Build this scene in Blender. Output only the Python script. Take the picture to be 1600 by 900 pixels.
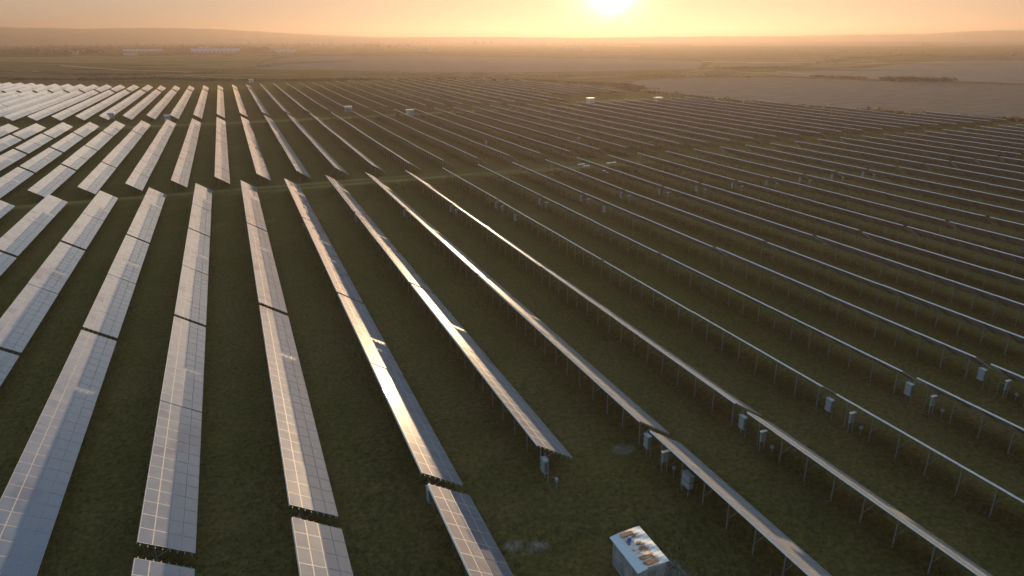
import bpy, bmesh, math, random
import numpy as np
from mathutils import Vector, Matrix, noise
random.seed(7)
R_ = math.radians
scn = bpy.context.scene
COL = scn.collection
for o in list(bpy.data.objects): bpy.data.objects.remove(o)

# ------------------------------------------------------------------ camera
FPX = 1049.04; CAMZ = 36.51
RV = Vector((0.92559184, -0.37848862, -0.0051094))
UV = Vector((0.13666047, 0.32155371, 0.93697766))
FV = Vector((0.35299243, 0.86795713, -0.34935193))
cd = bpy.data.cameras.new('camera'); cam = bpy.data.objects.new('camera', cd); COL.objects.link(cam)
cd.sensor_width = 36; cd.lens = FPX/1600*36; cd.clip_start = .5; cd.clip_end = 60000
m = Matrix(((RV.x, UV.x, -FV.x), (RV.y, UV.y, -FV.y), (RV.z, UV.z, -FV.z))).to_4x4()
m.translation = Vector((0, 0, CAMZ)); cam.matrix_world = m
scn.camera = cam

# ------------------------------------------------------------------ sun, sky, exposure
SKY_S = 0.05
SKY_TINT = (.035, .036, .07)
BAND = ((.088, .074, .058), (.125, .102, .076), (.255, .230, .190), (.105, .160, .220), (.036, .062, .098))
GLOW = ((.75, 2, (1, .90, .66), 7.0), (1.7, 1.4, (1, .84, .60), .60), (4.2, 1.4, (1, .74, .50), .045), (20, 1.8, (1, .66, .50), .004))
SUN_E, SUN_C, EXPO = 5.0, (1.0, .68, .38), 2.32
HAZE_D, HAZE_C, HAZE_G = 2.45e-4, (.168, .138, .124), .56
SUN_AZ, SUN_EL = R_(29.97), R_(3.3)
SD = Vector((math.sin(SUN_AZ)*math.cos(SUN_EL), math.cos(SUN_AZ)*math.cos(SUN_EL), math.sin(SUN_EL)))
sl = bpy.data.lights.new('sun', 'SUN'); sl.energy = SUN_E; sl.angle = R_(0.55); sl.color = SUN_C
so = bpy.data.objects.new('sun', sl); COL.objects.link(so); so.rotation_euler = SD.to_track_quat('Z', 'Y').to_euler(); so.location = (200, 300, 200)
vs = scn.view_settings; vs.view_transform = 'Standard'; vs.look = 'None'; vs.gamma = 1; vs.use_curve_mapping = False
vs.exposure = EXPO
w = bpy.data.worlds.new('World'); scn.world = w; w.use_nodes = True
nt = w.node_tree; nt.nodes.clear(); N = nt.nodes.new; L = nt.links.new
tint = N('ShaderNodeMix'); tint.data_type = 'RGBA'; tint.blend_type = 'MULTIPLY'; tint.inputs[0].default_value = 1; tint.inputs[7].default_value = (*SKY_TINT, 1)
sky = N('ShaderNodeTexSky'); sky.sky_type = 'NISHITA'; sky.sun_disc = False
sky.sun_elevation = SUN_EL; sky.sun_rotation = SUN_AZ; sky.altitude = 100; sky.air_density = 1.0; sky.dust_density = 1.0; sky.ozone_density = 1.5
bg = N('ShaderNodeBackground'); bg.inputs[1].default_value = SKY_S; L(sky.outputs[0], tint.inputs[6]); L(tint.outputs[2], bg.inputs[0])
# milky air: a warm band over the horizon, brightened higher up for the panels to mirror, under a pale dome, and the glow round the sun; both functions of the direction in the sky
tc = N('ShaderNodeTexCoord'); nrm = N('ShaderNodeVectorMath'); nrm.operation = 'NORMALIZE'; L(tc.outputs['Generated'], nrm.inputs[0])
sxyz = N('ShaderNodeSeparateXYZ'); L(nrm.outputs[0], sxyz.inputs[0])
cr = N('ShaderNodeValToRGB'); L(sxyz.outputs['Z'], cr.inputs[0]); e = cr.color_ramp.elements
e[0].position = 0.0; e[0].color = (*BAND[0], 1); e[1].position = 1.0; e[1].color = (*BAND[4], 1)
for p_, c_ in ((.10, BAND[1]), (.22, BAND[2]), (.5, BAND[3])):
    q_ = e.new(p_); q_.color = (*c_, 1)
band = N('ShaderNodeBackground'); L(cr.outputs[0], band.inputs[0]); band.inputs[1].default_value = 1
dt = N('ShaderNodeVectorMath'); dt.operation = 'DOT_PRODUCT'; L(nrm.outputs[0], dt.inputs[0]); dt.inputs[1].default_value = SD
ac = N('ShaderNodeMath'); ac.operation = 'ARCCOSINE'; L(dt.outputs['Value'], ac.inputs[0])
def glow(deg, power, col, strength):
    a = N('ShaderNodeMath'); a.operation = 'DIVIDE'; L(ac.outputs[0], a.inputs[0]); a.inputs[1].default_value = R_(deg)
    b = N('ShaderNodeMath'); b.operation = 'POWER'; L(a.outputs[0], b.inputs[0]); b.inputs[1].default_value = power
    c = N('ShaderNodeMath'); c.operation = 'MULTIPLY'; L(b.outputs[0], c.inputs[0]); c.inputs[1].default_value = -1
    e = N('ShaderNodeMath'); e.operation = 'EXPONENT'; L(c.outputs[0], e.inputs[0])
    s = N('ShaderNodeMath'); s.operation = 'MULTIPLY'; L(e.outputs[0], s.inputs[0]); s.inputs[1].default_value = strength
    g = N('ShaderNodeBackground'); g.inputs[0].default_value = (*col, 1); L(s.outputs[0], g.inputs[1]); return g
def add(a, b):
    s = N('ShaderNodeAddShader'); L(a.outputs[0], s.inputs[0]); L(b.outputs[0], s.inputs[1]); return s
sh = add(bg, band)
for g_ in GLOW: sh = add(sh, glow(*g_))
wo = N('ShaderNodeOutputWorld'); L(sh.outputs[0], wo.inputs[0])
cy = scn.cycles
cy.max_bounces = 4; cy.diffuse_bounces = 2; cy.glossy_bounces = 2; cy.transmission_bounces = 2; cy.volume_bounces = 1
cy.use_denoising = True; cy.sample_clamp_indirect = 4
cy.use_adaptive_sampling = True

# ------------------------------------------------------------------ helpers
def mat(name, rough=.9, spec=.3, metal=0):
    mt = bpy.data.materials.new(name); mt.use_nodes = True
    b = mt.node_tree.nodes['Principled BSDF']; b.inputs['Roughness'].default_value = rough
    b.inputs['Specular IOR Level'].default_value = spec; b.inputs['Metallic'].default_value = metal
    return mt, mt.node_tree, b
def noisy(name, c1, c2, scale=1.0, rough=.9, spec=.3, metal=0, detail=6, coord='Object', bump=0, lo=.35, hi=.65, sc3=None):
    mt, t, b = mat(name, rough, spec, metal)
    tx = t.nodes.new('ShaderNodeTexCoord'); mp = t.nodes.new('ShaderNodeMapping'); ns = t.nodes.new('ShaderNodeTexNoise'); cr = t.nodes.new('ShaderNodeValToRGB')
    if coord == 'World':
        g = t.nodes.new('ShaderNodeNewGeometry'); t.links.new(g.outputs['Position'], mp.inputs[0])
    else: t.links.new(tx.outputs[coord], mp.inputs[0])
    if sc3: mp.inputs['Scale'].default_value = sc3
    t.links.new(mp.outputs[0], ns.inputs[0]); ns.inputs['Scale'].default_value = scale; ns.inputs['Detail'].default_value = detail; ns.inputs['Roughness'].default_value = .65
    cr.color_ramp.elements[0].position = lo; cr.color_ramp.elements[1].position = hi
    cr.color_ramp.elements[0].color = (*c1, 1); cr.color_ramp.elements[1].color = (*c2, 1)
    t.links.new(ns.outputs[0], cr.inputs[0]); t.links.new(cr.outputs[0], b.inputs['Base Color'])
    if bump:
        bp = t.nodes.new('ShaderNodeBump'); bp.inputs['Strength'].default_value = 1; bp.inputs['Distance'].default_value = bump
        t.links.new(ns.outputs[0], bp.inputs['Height']); t.links.new(bp.outputs[0], b.inputs['Normal'])
    return mt

class MB:
    def __init__(s): s.v = []; s.f = []; s.m = []
    def quad(s, a, b, c, d, mi=0):
        n = len(s.v); s.v += [tuple(a), tuple(b), tuple(c), tuple(d)]; s.f.append((n, n+1, n+2, n+3)); s.m.append(mi)
    def tri(s, a, b, c, mi=0):
        n = len(s.v); s.v += [tuple(a), tuple(b), tuple(c)]; s.f.append((n, n+1, n+2)); s.m.append(mi)
    def box(s, x0, x1, y0, y1, z0, z1, mi=0, M=None):
        P = [Vector((x, y, z)) for x in (x0, x1) for y in (y0, y1) for z in (z0, z1)]
        if M is not None: P = [M @ p for p in P]
        n = len(s.v); s.v += [tuple(p) for p in P]
        for q in ((0, 1, 3, 2), (4, 6, 7, 5), (0, 4, 5, 1), (2, 3, 7, 6), (0, 2, 6, 4), (1, 5, 7, 3)): s.f.append(tuple(n+i for i in q)); s.m.append(mi)
    def bar(s, a, b, w_, h_, mi=0, up=Vector((0, 1, 0))):
        a = Vector(a); b = Vector(b); d = (b-a); l = d.length; d.normalize()
        x = d.cross(up).normalized(); y = x.cross(d)
        M = Matrix(((x.x, y.x, d.x, a.x), (x.y, y.y, d.y, a.y), (x.z, y.z, d.z, a.z), (0, 0, 0, 1)))
        s.box(-w_/2, w_/2, -h_/2, h_/2, 0, l, mi, M)
    def cyl(s, c, r, z0, z1, n=10, mi=0, r2=None):
        r2 = r if r2 is None else r2; k = len(s.v)
        for i in range(n):
            a = 2*math.pi*i/n; s.v += [(c[0]+r*math.cos(a), c[1]+r*math.sin(a), z0), (c[0]+r2*math.cos(a), c[1]+r2*math.sin(a), z1)]
        for i in range(n):
            j = (i+1) % n; s.f.append((k+2*i, k+2*j, k+2*j+1, k+2*i+1)); s.m.append(mi)
        s.f.append(tuple(k+2*i+1 for i in range(n))); s.m.append(mi); s.f.append(tuple(k+2*i for i in reversed(range(n)))); s.m.append(mi)
    def mesh(s, name, mats):
        me = bpy.data.meshes.new(name); me.from_pydata(s.v, [], s.f)
        for mt in (mats if isinstance(mats, (list, tuple)) else [mats]): me.materials.append(mt)
        me.polygons.foreach_set('material_index', s.m); me.update(); return me
    def build(s, name, mats, parent=None): return link(name, s.mesh(name, mats), parent)
def link(name, me, parent=None):
    o = bpy.data.objects.new(name, me); COL.objects.link(o); o.parent = parent; return o
def empty(name, loc=(0, 0, 0), rz=0):
    o = bpy.data.objects.new(name, None); COL.objects.link(o); o.location = loc; o.rotation_euler = (0, 0, rz); o.empty_display_size = .2; return o
def tag(o, label=None, cat=None, group=None, kind=None):
    if label: o['label'] = label
    if cat: o['category'] = cat
    if group: o['group'] = group
    if kind: o['kind'] = kind
    return o
def ground_pt(px, py, z=0.0):
    d = FV*FPX + RV*(px-800) + UV*(450-py); s = (z-CAMZ)/d.z
    return Vector((0, 0, CAMZ)) + d*s
def project(p):
    v = Vector(p)-Vector((0, 0, CAMZ)); z = v.dot(FV)
    if z < 1: return None
    return 800+FPX*v.dot(RV)/z, 450-FPX*v.dot(UV)/z
def sstep(a, b, x):
    t = min(1, max(0, (x-a)/(b-a))); return t*t*(3-2*t)
def height(x, y):     # gentle swells of the farm's ground, nothing outside it
    k = sstep(-330, -260, x)*sstep(345, 300, x)*sstep(-60, -20, y)*sstep(800, 740, y)
    if k == 0: return 0.0
    return k*(.20*noise.noise(Vector((x/75, y/75, 3.1)))+.06*noise.noise(Vector((x/24, y/24, 8.7))))

# ------------------------------------------------------------------ haze
mh = bpy.data.materials.new('haze'); mh.use_nodes = True; t = mh.node_tree; t.nodes.clear()
pv = t.nodes.new('ShaderNodeVolumePrincipled'); pv.inputs['Color'].default_value = (*HAZE_C, 1); pv.inputs['Density'].default_value = HAZE_D; pv.inputs['Anisotropy'].default_value = HAZE_G
om = t.nodes.new('ShaderNodeOutputMaterial'); t.links.new(pv.outputs[0], om.inputs['Volume'])
hz = MB(); hz.box(-9000, 11000, -1500, 11500, -6, 156); ho = hz.build('haze', mh); tag(ho, kind='stuff')

# ------------------------------------------------------------------ ground
mg, t, b = mat('ground_grass', 1, 0)
n_ = t.nodes.new; l_ = t.links.new
geo = n_('ShaderNodeNewGeometry'); sep = n_('ShaderNodeSeparateXYZ'); l_(geo.outputs['Position'], sep.inputs[0])
def nz(scale, detail=6, rough=.6, sc3=None):
    a = n_('ShaderNodeTexNoise'); a.inputs['Scale'].default_value = scale; a.inputs['Detail'].default_value = detail; a.inputs['Roughness'].default_value = rough
    if sc3:
        mp = n_('ShaderNodeMapping'); mp.inputs['Scale'].default_value = sc3; l_(geo.outputs['Position'], mp.inputs[0]); l_(mp.outputs[0], a.inputs[0])
    else: l_(geo.outputs['Position'], a.inputs[0])
    return a
def ramp(src, lo, hi, c1, c2):
    r = n_('ShaderNodeValToRGB'); r.color_ramp.elements[0].position = lo; r.color_ramp.elements[1].position = hi
    r.color_ramp.elements[0].color = (*c1, 1); r.color_ramp.elements[1].color = (*c2, 1); l_(src, r.inputs[0]); return r
def mixc(f, a, b_):
    x = n_('ShaderNodeMix'); x.data_type = 'RGBA'
    if isinstance(f, float): x.inputs[0].default_value = f
    else: l_(f, x.inputs[0])
    for i, s in ((6, a), (7, b_)):
        if isinstance(s, tuple): x.inputs[i].default_value = (*s, 1)
        else: l_(s, x.inputs[i])
    return x.outputs[2]
big = nz(.018, 4); mid = nz(.25, 8, .7); fine = nz(2.2, 8, .75)
green = ramp(fine.outputs[0], .32, .72, (.031, .028, .009), (.128, .106, .032))
brown = ramp(fine.outputs[0], .30, .70, (.047, .034, .013), (.172, .122, .052))
f1 = ramp(mid.outputs[0], .40, .66, (0, 0, 0), (1, 1, 1)); f2 = ramp(big.outputs[0], .40, .62, (0, 0, 0), (1, 1, 1))
fm = n_('ShaderNodeMath'); fm.operation = 'MULTIPLY_ADD'; l_(f1.outputs[0], fm.inputs[0]); fm.inputs[1].default_value = .5
fb = n_('ShaderNodeMath'); fb.operation = 'MULTIPLY'; l_(f2.outputs[0], fb.inputs[0]); fb.inputs[1].default_value = .5; l_(fb.outputs[0], fm.inputs[2])
col = mixc(fm.outputs[0], green.outputs[0], brown.outputs[0])
def patch(cx, cy, rx_, ry_, colr, col_in, soft=.5):
    a1 = n_('ShaderNodeMath'); a1.operation = 'SUBTRACT'; l_(sep.outputs['X'], a1.inputs[0]); a1.inputs[1].default_value = cx
    a2 = n_('ShaderNodeMath'); a2.operation = 'SUBTRACT'; l_(sep.outputs['Y'], a2.inputs[0]); a2.inputs[1].default_value = cy
    cv = n_('ShaderNodeCombineXYZ')
    for q, a_, r_ in ((0, a1, rx_), (1, a2, ry_)):
        d_ = n_('ShaderNodeMath'); d_.operation = 'DIVIDE'; l_(a_.outputs[0], d_.inputs[0]); d_.inputs[1].default_value = r_; l_(d_.outputs[0], cv.inputs[q])
    ln = n_('ShaderNodeVectorMath'); ln.operation = 'LENGTH'; l_(cv.outputs[0], ln.inputs[0])
    ad = n_('ShaderNodeMath'); ad.operation = 'MULTIPLY_ADD'; l_(mid.outputs[0], ad.inputs[0]); ad.inputs[1].default_value = 1.6; l_(ln.outputs['Value'], ad.inputs[2])
    mr = n_('ShaderNodeMapRange'); l_(ad.outputs[0], mr.inputs[0]); mr.inputs[1].default_value = 1.75; mr.inputs[2].default_value = 1.75-soft
    return mixc(mr.outputs[0], col_in, colr.outputs[0])
gravel = ramp(fine.outputs[0], .35, .7, (.09, .078, .06), (.22, .19, .15))
sunlit_straw = ramp(fine.outputs[0], .32, .7, (.08, .065, .022), (.25, .195, .07))  # dry grass tone that carries the low sun in its colour
for c_ in ((18.9, 31.2, 2.2, 2.6), (17.2, 37.5, 1.2, .8), (15.6, 38.2, 1.0, .7), (30, 46, 1.5, 1), (16.5, 29.5, 2.6, 1.6), (25.5, 31, 1.2, 3)): col = patch(*c_, gravel, col)
for c_ in ((-40, 186, 60, 3.0), (20, 186, 40, 2.5), (40, 181, 50, 3), (95, 178, 40, 3.5), (-50, 347, 50, 8), (30, 345, 70, 7), (110, 347, 60, 6), (190, 352, 60, 7), (215, 370, 30, 12), (262, 252, 6, 25), (290, 215, 10, 18)): col = patch(*c_, sunlit_straw, col, .7)  # amber sun patches by the tracks, put into the ground colour
rut = ramp(fine.outputs[0], .3, .7, (.045, .036, .022), (.13, .105, .065))
for c_ in ((0, 183.2, 150, .35), (0, 185.0, 130, .35), (60, 350, 160, .5), (60, 352.5, 130, .5)): col = patch(*c_, rut, col, .8)
l_(col, b.inputs['Base Color'])
bp = n_('ShaderNodeBump'); bp.inputs['Distance'].default_value = .22; bp.inputs['Strength'].default_value = 1; l_(fine.outputs[0], bp.inputs['Height'])
bp2 = n_('ShaderNodeBump'); bp2.inputs['Distance'].default_value = .5; bp2.inputs['Strength'].default_value = 1; l_(mid.outputs[0], bp2.inputs['Height']); l_(bp.outputs[0], bp2.inputs['Normal'])
l_(bp2.outputs[0], b.inputs['Normal'])
def axis(lo, hi, step, far_lo, far_hi):
    a = list(np.arange(lo, hi+.1, step)); s = step; x = hi
    while x < far_hi: s *= 1.5; x += s; a.append(min(x, far_hi))
    s = step; x = lo
    while x > far_lo: s *= 1.5; x -= s; a.insert(0, max(x, far_lo))
    return a
xs = axis(-260, 340, 5, -9900, 11900); ys = axis(-20, 760, 5, -2400, 12400)
V = [(x, y, height(x, y)) for y in ys for x in xs]; nx = len(xs)
F = [(j*nx+i, j*nx+i+1, (j+1)*nx+i+1, (j+1)*nx+i) for j in range(len(ys)-1) for i in range(nx-1)]
me = bpy.data.meshes.new('ground'); me.from_pydata(V, [], F); me.materials.append(mg)
me.polygons.foreach_set('use_smooth', [True]*len(F)); tag(link('ground', me), kind='structure')

# ---- open land beyond the farm: field sheets, tracks, hills
def field(name, pts, mt, z):
    mb = MB(); n = len(pts); mb.v = [(p.x, p.y, z) for p in pts]; mb.f = [tuple(range(n))]; mb.m = [0]
    o = mb.build(name, mt); tag(o, kind='structure')
    if mb and o.data.polygons[0].normal.z < 0: o.data.flip_normals()
    return o
def px(*l): return [ground_pt(a, b_) for a, b_ in l]
soil = noisy('ploughed_soil', (.105, .086, .066), (.15, .122, .095), .05, spec=0, rough=1, coord='World', bump=.3, sc3=(1, 4, 1))
soil2 = noisy('pale_soil', (.12, .10, .08), (.165, .14, .11), .04, spec=0, rough=1, coord='World', bump=.3, sc3=(3, 1, 1))
scrub = noisy('scrub_grass', (.050, .044, .022), (.13, .10, .052), .03, spec=0, rough=1, coord='World', bump=.6, sc3=(.6, 2.5, 1))
scrub2 = noisy('dry_grass', (.07, .062, .028), (.18, .14, .07), .025, spec=0, rough=1, coord='World', bump=.6, sc3=(.5, 3, 1))
meadow = noisy('far_meadow', (.05, .052, .024), (.11, .10, .048), .03, spec=0, rough=1, coord='World', bump=.5)
dark_scrub = noisy('dark_scrub', (.022, .024, .012), (.055, .052, .026), .05, spec=0, rough=1, coord='World')
track = noisy('dirt', (.20, .16, .11), (.28, .22, .16), .1, spec=0, coord='World')
field('field', px((1000, 142), (1040, 147.5), (1150, 158.5), (1250, 166.5), (1350, 174), (1450, 182), (1620, 189), (2100, 222), (2100, 165), (1620, 135), (1480, 129), (1400, 127), (1200, 120.5), (1060, 122), (985, 126)), soil, .03)
field('field', px((1480, 126), (1620, 131.5), (2100, 158), (2100, 108), (1620, 94), (1460, 96), (1400, 101), (1340, 109), (1150, 114), (1250, 120)), soil2, .05)
field('field', px((392, 108), (560, 111), (740, 114), (900, 112), (1090, 108), (1100, 96), (960, 92), (700, 88), (470, 88), (420, 94)), soil, .05)
field('field', px((-60, 128), (200, 130), (360, 127), (420, 122), (480, 119), (380, 112), (200, 106), (60, 98), (-60, 96)), scrub, .03)
field('field', px((-60, 95), (60, 97), (200, 104), (388, 109), (410, 95), (440, 86), (250, 86), (-60, 90)), scrub2, .05)
field('field', px((480, 121), (700, 124), (960, 138), (1000, 124), (900, 114), (740, 116), (560, 113)), scrub, .05)
field('field', px((1050, 118), (1200, 118), (1240, 114), (1140, 110), (1330, 104), (1400, 98), (1300, 88), (1120, 92), (1104, 104)), scrub2, .07)
field('field', px((860, 91), (1100, 94), (1280, 86), (1460, 80), (1300, 74), (1000, 73), (760, 79)), meadow, .05)
field('field', px((1440, 95), (1620, 93), (2000, 96), (2000, 72), (1620, 71), (1480, 78)), scrub, .06)
field('field', px((1080, 72.3), (1440, 72.3), (1440, 68.5), (1080, 67.8)), soil2, .09)
field('field', px((1620, 70.5), (1480, 74), (1450, 68), (1620, 65.5)), soil, .09)
field('field', px((-60, 88), (300, 85), (640, 84), (880, 79), (900, 75), (500, 77), (-60, 81)), meadow, .07)
field('field', px((-60, 88), (160, 86.8), (420, 83.5), (600, 79.5), (600, 71), (420, 73), (-60, 75)), dark_scrub, .11)
rs = random.Random(21)
for (X0, X1, Y0, Y1, n_s) in ((-60, 560, 91, 127, 26), (1060, 1560, 76, 112, 18), (560, 1050, 79, 88, 8), (380, 900, 114, 123, 8)):
    for i in range(n_s):
        y = Y0+(Y1-Y0)*(i+rs.random())/n_s; xa = rs.uniform(X0, X1-(X1-X0)*.35); xb = min(X1, xa+rs.uniform(.15, .5)*(X1-X0)); tk = rs.uniform(.25, 1.3)*(y-60)/40; sl_ = rs.uniform(-.003, .012)*(xb-xa)
        xm = (xa+xb)/2; j1, j2 = rs.uniform(-.3, .3)*tk, rs.uniform(-.3, .3)*tk
        field('field', px((xa, y), (xm, y+sl_/2+j1), (xb, y+sl_), (xb-8, y+sl_+tk*.5), (xm, y+sl_/2+tk), (xa+10, y+tk*.7)), (scrub, scrub2, meadow, soil, scrub, dark_scrub)[rs.randrange(6)], .09+.01*(i % 3))
for a, b_, wd in (((94, 102.5), (185, 109), 1.0), ((185, 109), (300, 113), .7), ((0, 110), (60, 112), .6), ((290, 118), (420, 125), .5), ((560, 119), (572, 120), .5), ((1098, 96), (1190, 98), 1.0), ((1190, 98), (1330, 98.5), .7),
                  ((1215, 112), (1275, 117), .6), ((1340, 100), (1480, 96.5), .6), ((1280, 106), (1350, 108), .5), ((1150, 113), (1218, 115), .5), ((880, 122), (1040, 117), .5), ((1040, 117), (1090, 116.5), .5), ((950, 71.5), (1000, 72.5), .7), ((440, 100), (520, 106), .35), ((900, 84), (1000, 86), .3), ((1495, 95), (1560, 95.5), .3)):
    field('track', px((a[0], a[1]-wd/2), (b_[0], b_[1]-wd/2), (b_[0], b_[1]+wd/2), (a[0], a[1]+wd/2)), track, .12)
def hills(name, D, pts, mt, base=0.0, depth=900):
    mb = MB(); V0 = []
    out = []
    for i in range(len(pts)-1):
        (xa, ya), (xb, yb) = pts[i], pts[i+1]
        for k in range(6): out.append((xa+(xb-xa)*k/6, ya+(yb-ya)*k/6))
    out.append(pts[-1])
    prof = ((0, 0), (.25, .3), (.5, .72), (.75, .95), (1, 1), (1.5, .7), (2.2, 0))
    for (x, y) in out:
        d = FV*FPX + RV*(x-800) + UV*(450-y); h = Vector((d.x, d.y)); s = D/h.length; top = max(0.5, CAMZ + d.z*s); h.normalize()
        top += 4*noise.noise(Vector((x/25, 0, 0)))
        top = max(top, .5)
        for (u, v) in prof:
            r = D-depth+depth*u; mb.v.append((h.x*r, h.y*r, v*top-.5*(v == 0)))
    n = len(prof)
    for i in range(len(out)-1):
        for j in range(n-1): mb.f.append((i*n+j, (i+1)*n+j, (i+1)*n+j+1, i*n+j+1)); mb.m.append(0)
    o = mb.build(name, mt); o.data.polygons.foreach_set('use_smooth', [True]*len(mb.f)); tag(o, kind='structure')
hillm = noisy('hill_woods', (.04, .045, .025), (.09, .08, .045), .01, coord='World', bump=2)
hills('hills', 6500, [(-260, 45), (-100, 43.5), (0, 42), (60, 43), (130, 44.5), (190, 43.5), (250, 43), (330, 44.5), (390, 48), (450, 51.5), (520, 55), (620, 58.5)], hillm)
hills('hills', 6500, [(1180, 57), (1260, 55), (1330, 53.5), (1440, 52.5), (1500, 49), (1560, 47), (1640, 47), (1900, 50)], hillm)
hills('hills', 5600, [(-260, 62), (-40, 61), (120, 58), (300, 60.5), (420, 58), (600, 58), (760, 57.5), (900, 58.5), (1100, 56.5), (1250, 56.5)], hillm, depth=500)

# ------------------------------------------------------------------ solar tables
TILT = R_(32.5); HT = 3.4; NP = 27; PITCH = 1.65; LEN = NP*PITCH; MW = 1.0125
ct, st_ = math.cos(TILT), math.sin(TILT)
mpv, t, b = mat('solar_glass', .018, .8)
n_ = t.nodes.new; l_ = t.links.new
geo = n_('ShaderNodeNewGeometry'); tcx = n_('ShaderNodeTexCoord'); oi = n_('ShaderNodeObjectInfo')
d1 = n_('ShaderNodeTexNoise'); d1.inputs['Scale'].default_value = .8; d1.inputs['Detail'].default_value = 5; l_(geo.outputs['Position'], d1.inputs[0])
wh = n_('ShaderNodeTexWhiteNoise'); wh.noise_dimensions = '3D'
cell = n_('ShaderNodeAttribute'); cell.attribute_name = 'module_seed'; l_(cell.outputs['Vector'], wh.inputs[0])
dmix = n_('ShaderNodeMath'); dmix.operation = 'MULTIPLY_ADD'; dr_ = n_('ShaderNodeMapRange'); l_(d1.outputs[0], dr_.inputs[0]); dr_.inputs[1].default_value = .32; dr_.inputs[2].default_value = .72; l_(dr_.outputs[0], dmix.inputs[0]); dmix.inputs[1].default_value = .014
wm = n_('ShaderNodeMath'); wm.operation = 'MULTIPLY_ADD'; l_(wh.outputs[0], wm.inputs[0]); wm.inputs[1].default_value = .018; wm.inputs[2].default_value = .018; l_(wm.outputs[0], dmix.inputs[2])
b.inputs['Base Color'].default_value = (.014, .026, .055, 1); b.inputs['Coat Weight'].default_value = 0
g2 = n_('ShaderNodeBsdfGlossy'); g2.inputs['Roughness'].default_value = .34; g2.inputs['Color'].default_value = (.9, .9, .9, 1)
df = n_('ShaderNodeBsdfDiffuse'); df.inputs['Color'].default_value = (.66, .61, .54, 1)
wr = n_('ShaderNodeValToRGB'); wr.color_ramp.interpolation = 'CONSTANT'; l_(wh.outputs[0], wr.inputs[0]); el = wr.color_ramp.elements
el[0].position = 0; el[0].color = (.68, .64, .58, 1); el[1].position = .90; el[1].color = (.50, .40, .33, 1); e2 = el.new(.45); e2.color = (.60, .57, .54, 1)
bl_ = n_('ShaderNodeTexNoise'); bl_.inputs['Scale'].default_value = .11; bl_.inputs['Detail'].default_value = 3; l_(geo.outputs['Position'], bl_.inputs[0])
br_ = n_('ShaderNodeMapRange'); l_(bl_.outputs[0], br_.inputs[0]); br_.inputs[1].default_value = .62; br_.inputs[2].default_value = .66
wx = n_('ShaderNodeMix'); wx.data_type = 'RGBA'; wx.inputs[7].default_value = (.47, .37, .31, 1); l_(br_.outputs[0], wx.inputs[0]); l_(wr.outputs[0], wx.inputs[6]); l_(wx.outputs[2], df.inputs['Color'])
mx = n_('ShaderNodeMixShader'); vd = n_('ShaderNodeVectorMath'); vd.operation = 'DOT_PRODUCT'; l_(geo.outputs['Incoming'], vd.inputs[0]); l_(geo.outputs['Normal'], vd.inputs[1])
va = n_('ShaderNodeMath'); va.operation = 'ABSOLUTE'; l_(vd.outputs['Value'], va.inputs[0])
vq = n_('ShaderNodeMath'); vq.operation = 'POWER'; vq.inputs[1].default_value = 2; l_(va.outputs[0], vq.inputs[0])
vs_ = n_('ShaderNodeMath'); vs_.operation = 'ADD'; l_(vq.outputs[0], vs_.inputs[0]); l_(dmix.outputs[0], vs_.inputs[1])   # dust film: thicker along a slanting path
vf = n_('ShaderNodeMath'); vf.operation = 'DIVIDE'; l_(dmix.outputs[0], vf.inputs[0]); l_(vs_.outputs[0], vf.inputs[1])
vm = n_('ShaderNodeMath'); vm.operation = 'MINIMUM'; vm.inputs[1].default_value = .19; l_(vf.outputs[0], vm.inputs[0]); l_(vm.outputs[0], mx.inputs[0]); l_(b.outputs[0], mx.inputs[1]); l_(df.outputs[0], mx.inputs[2])
lw = n_('ShaderNodeLayerWeight'); lw.inputs['Blend'].default_value = .5; fq = n_('ShaderNodeFresnel'); fq.inputs['IOR'].default_value = 1.35
mx2 = n_('ShaderNodeMixShader'); fs = n_('ShaderNodeMath'); fs.operation = 'MULTIPLY'; l_(fq.outputs[0], fs.inputs[0]); fs.inputs[1].default_value = .06
l_(fs.outputs[0], mx2.inputs[0]); l_(mx.outputs[0], mx2.inputs[1]); l_(g2.outputs[0], mx2.inputs[2])
l_(mx2.outputs[0], t.nodes['Material Output'].inputs['Surface'])
alu = noisy('aluminium_frame', (.19, .19, .19), (.26, .26, .25), 3, rough=.6, spec=.3, metal=0)
back = noisy('white_backsheet', (.22, .20, .18), (.28, .26, .23), 2, rough=.7)
steel = noisy('galvanised_steel', (.09, .10, .10), (.16, .17, .17), 4, rough=.75, metal=0)

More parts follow.
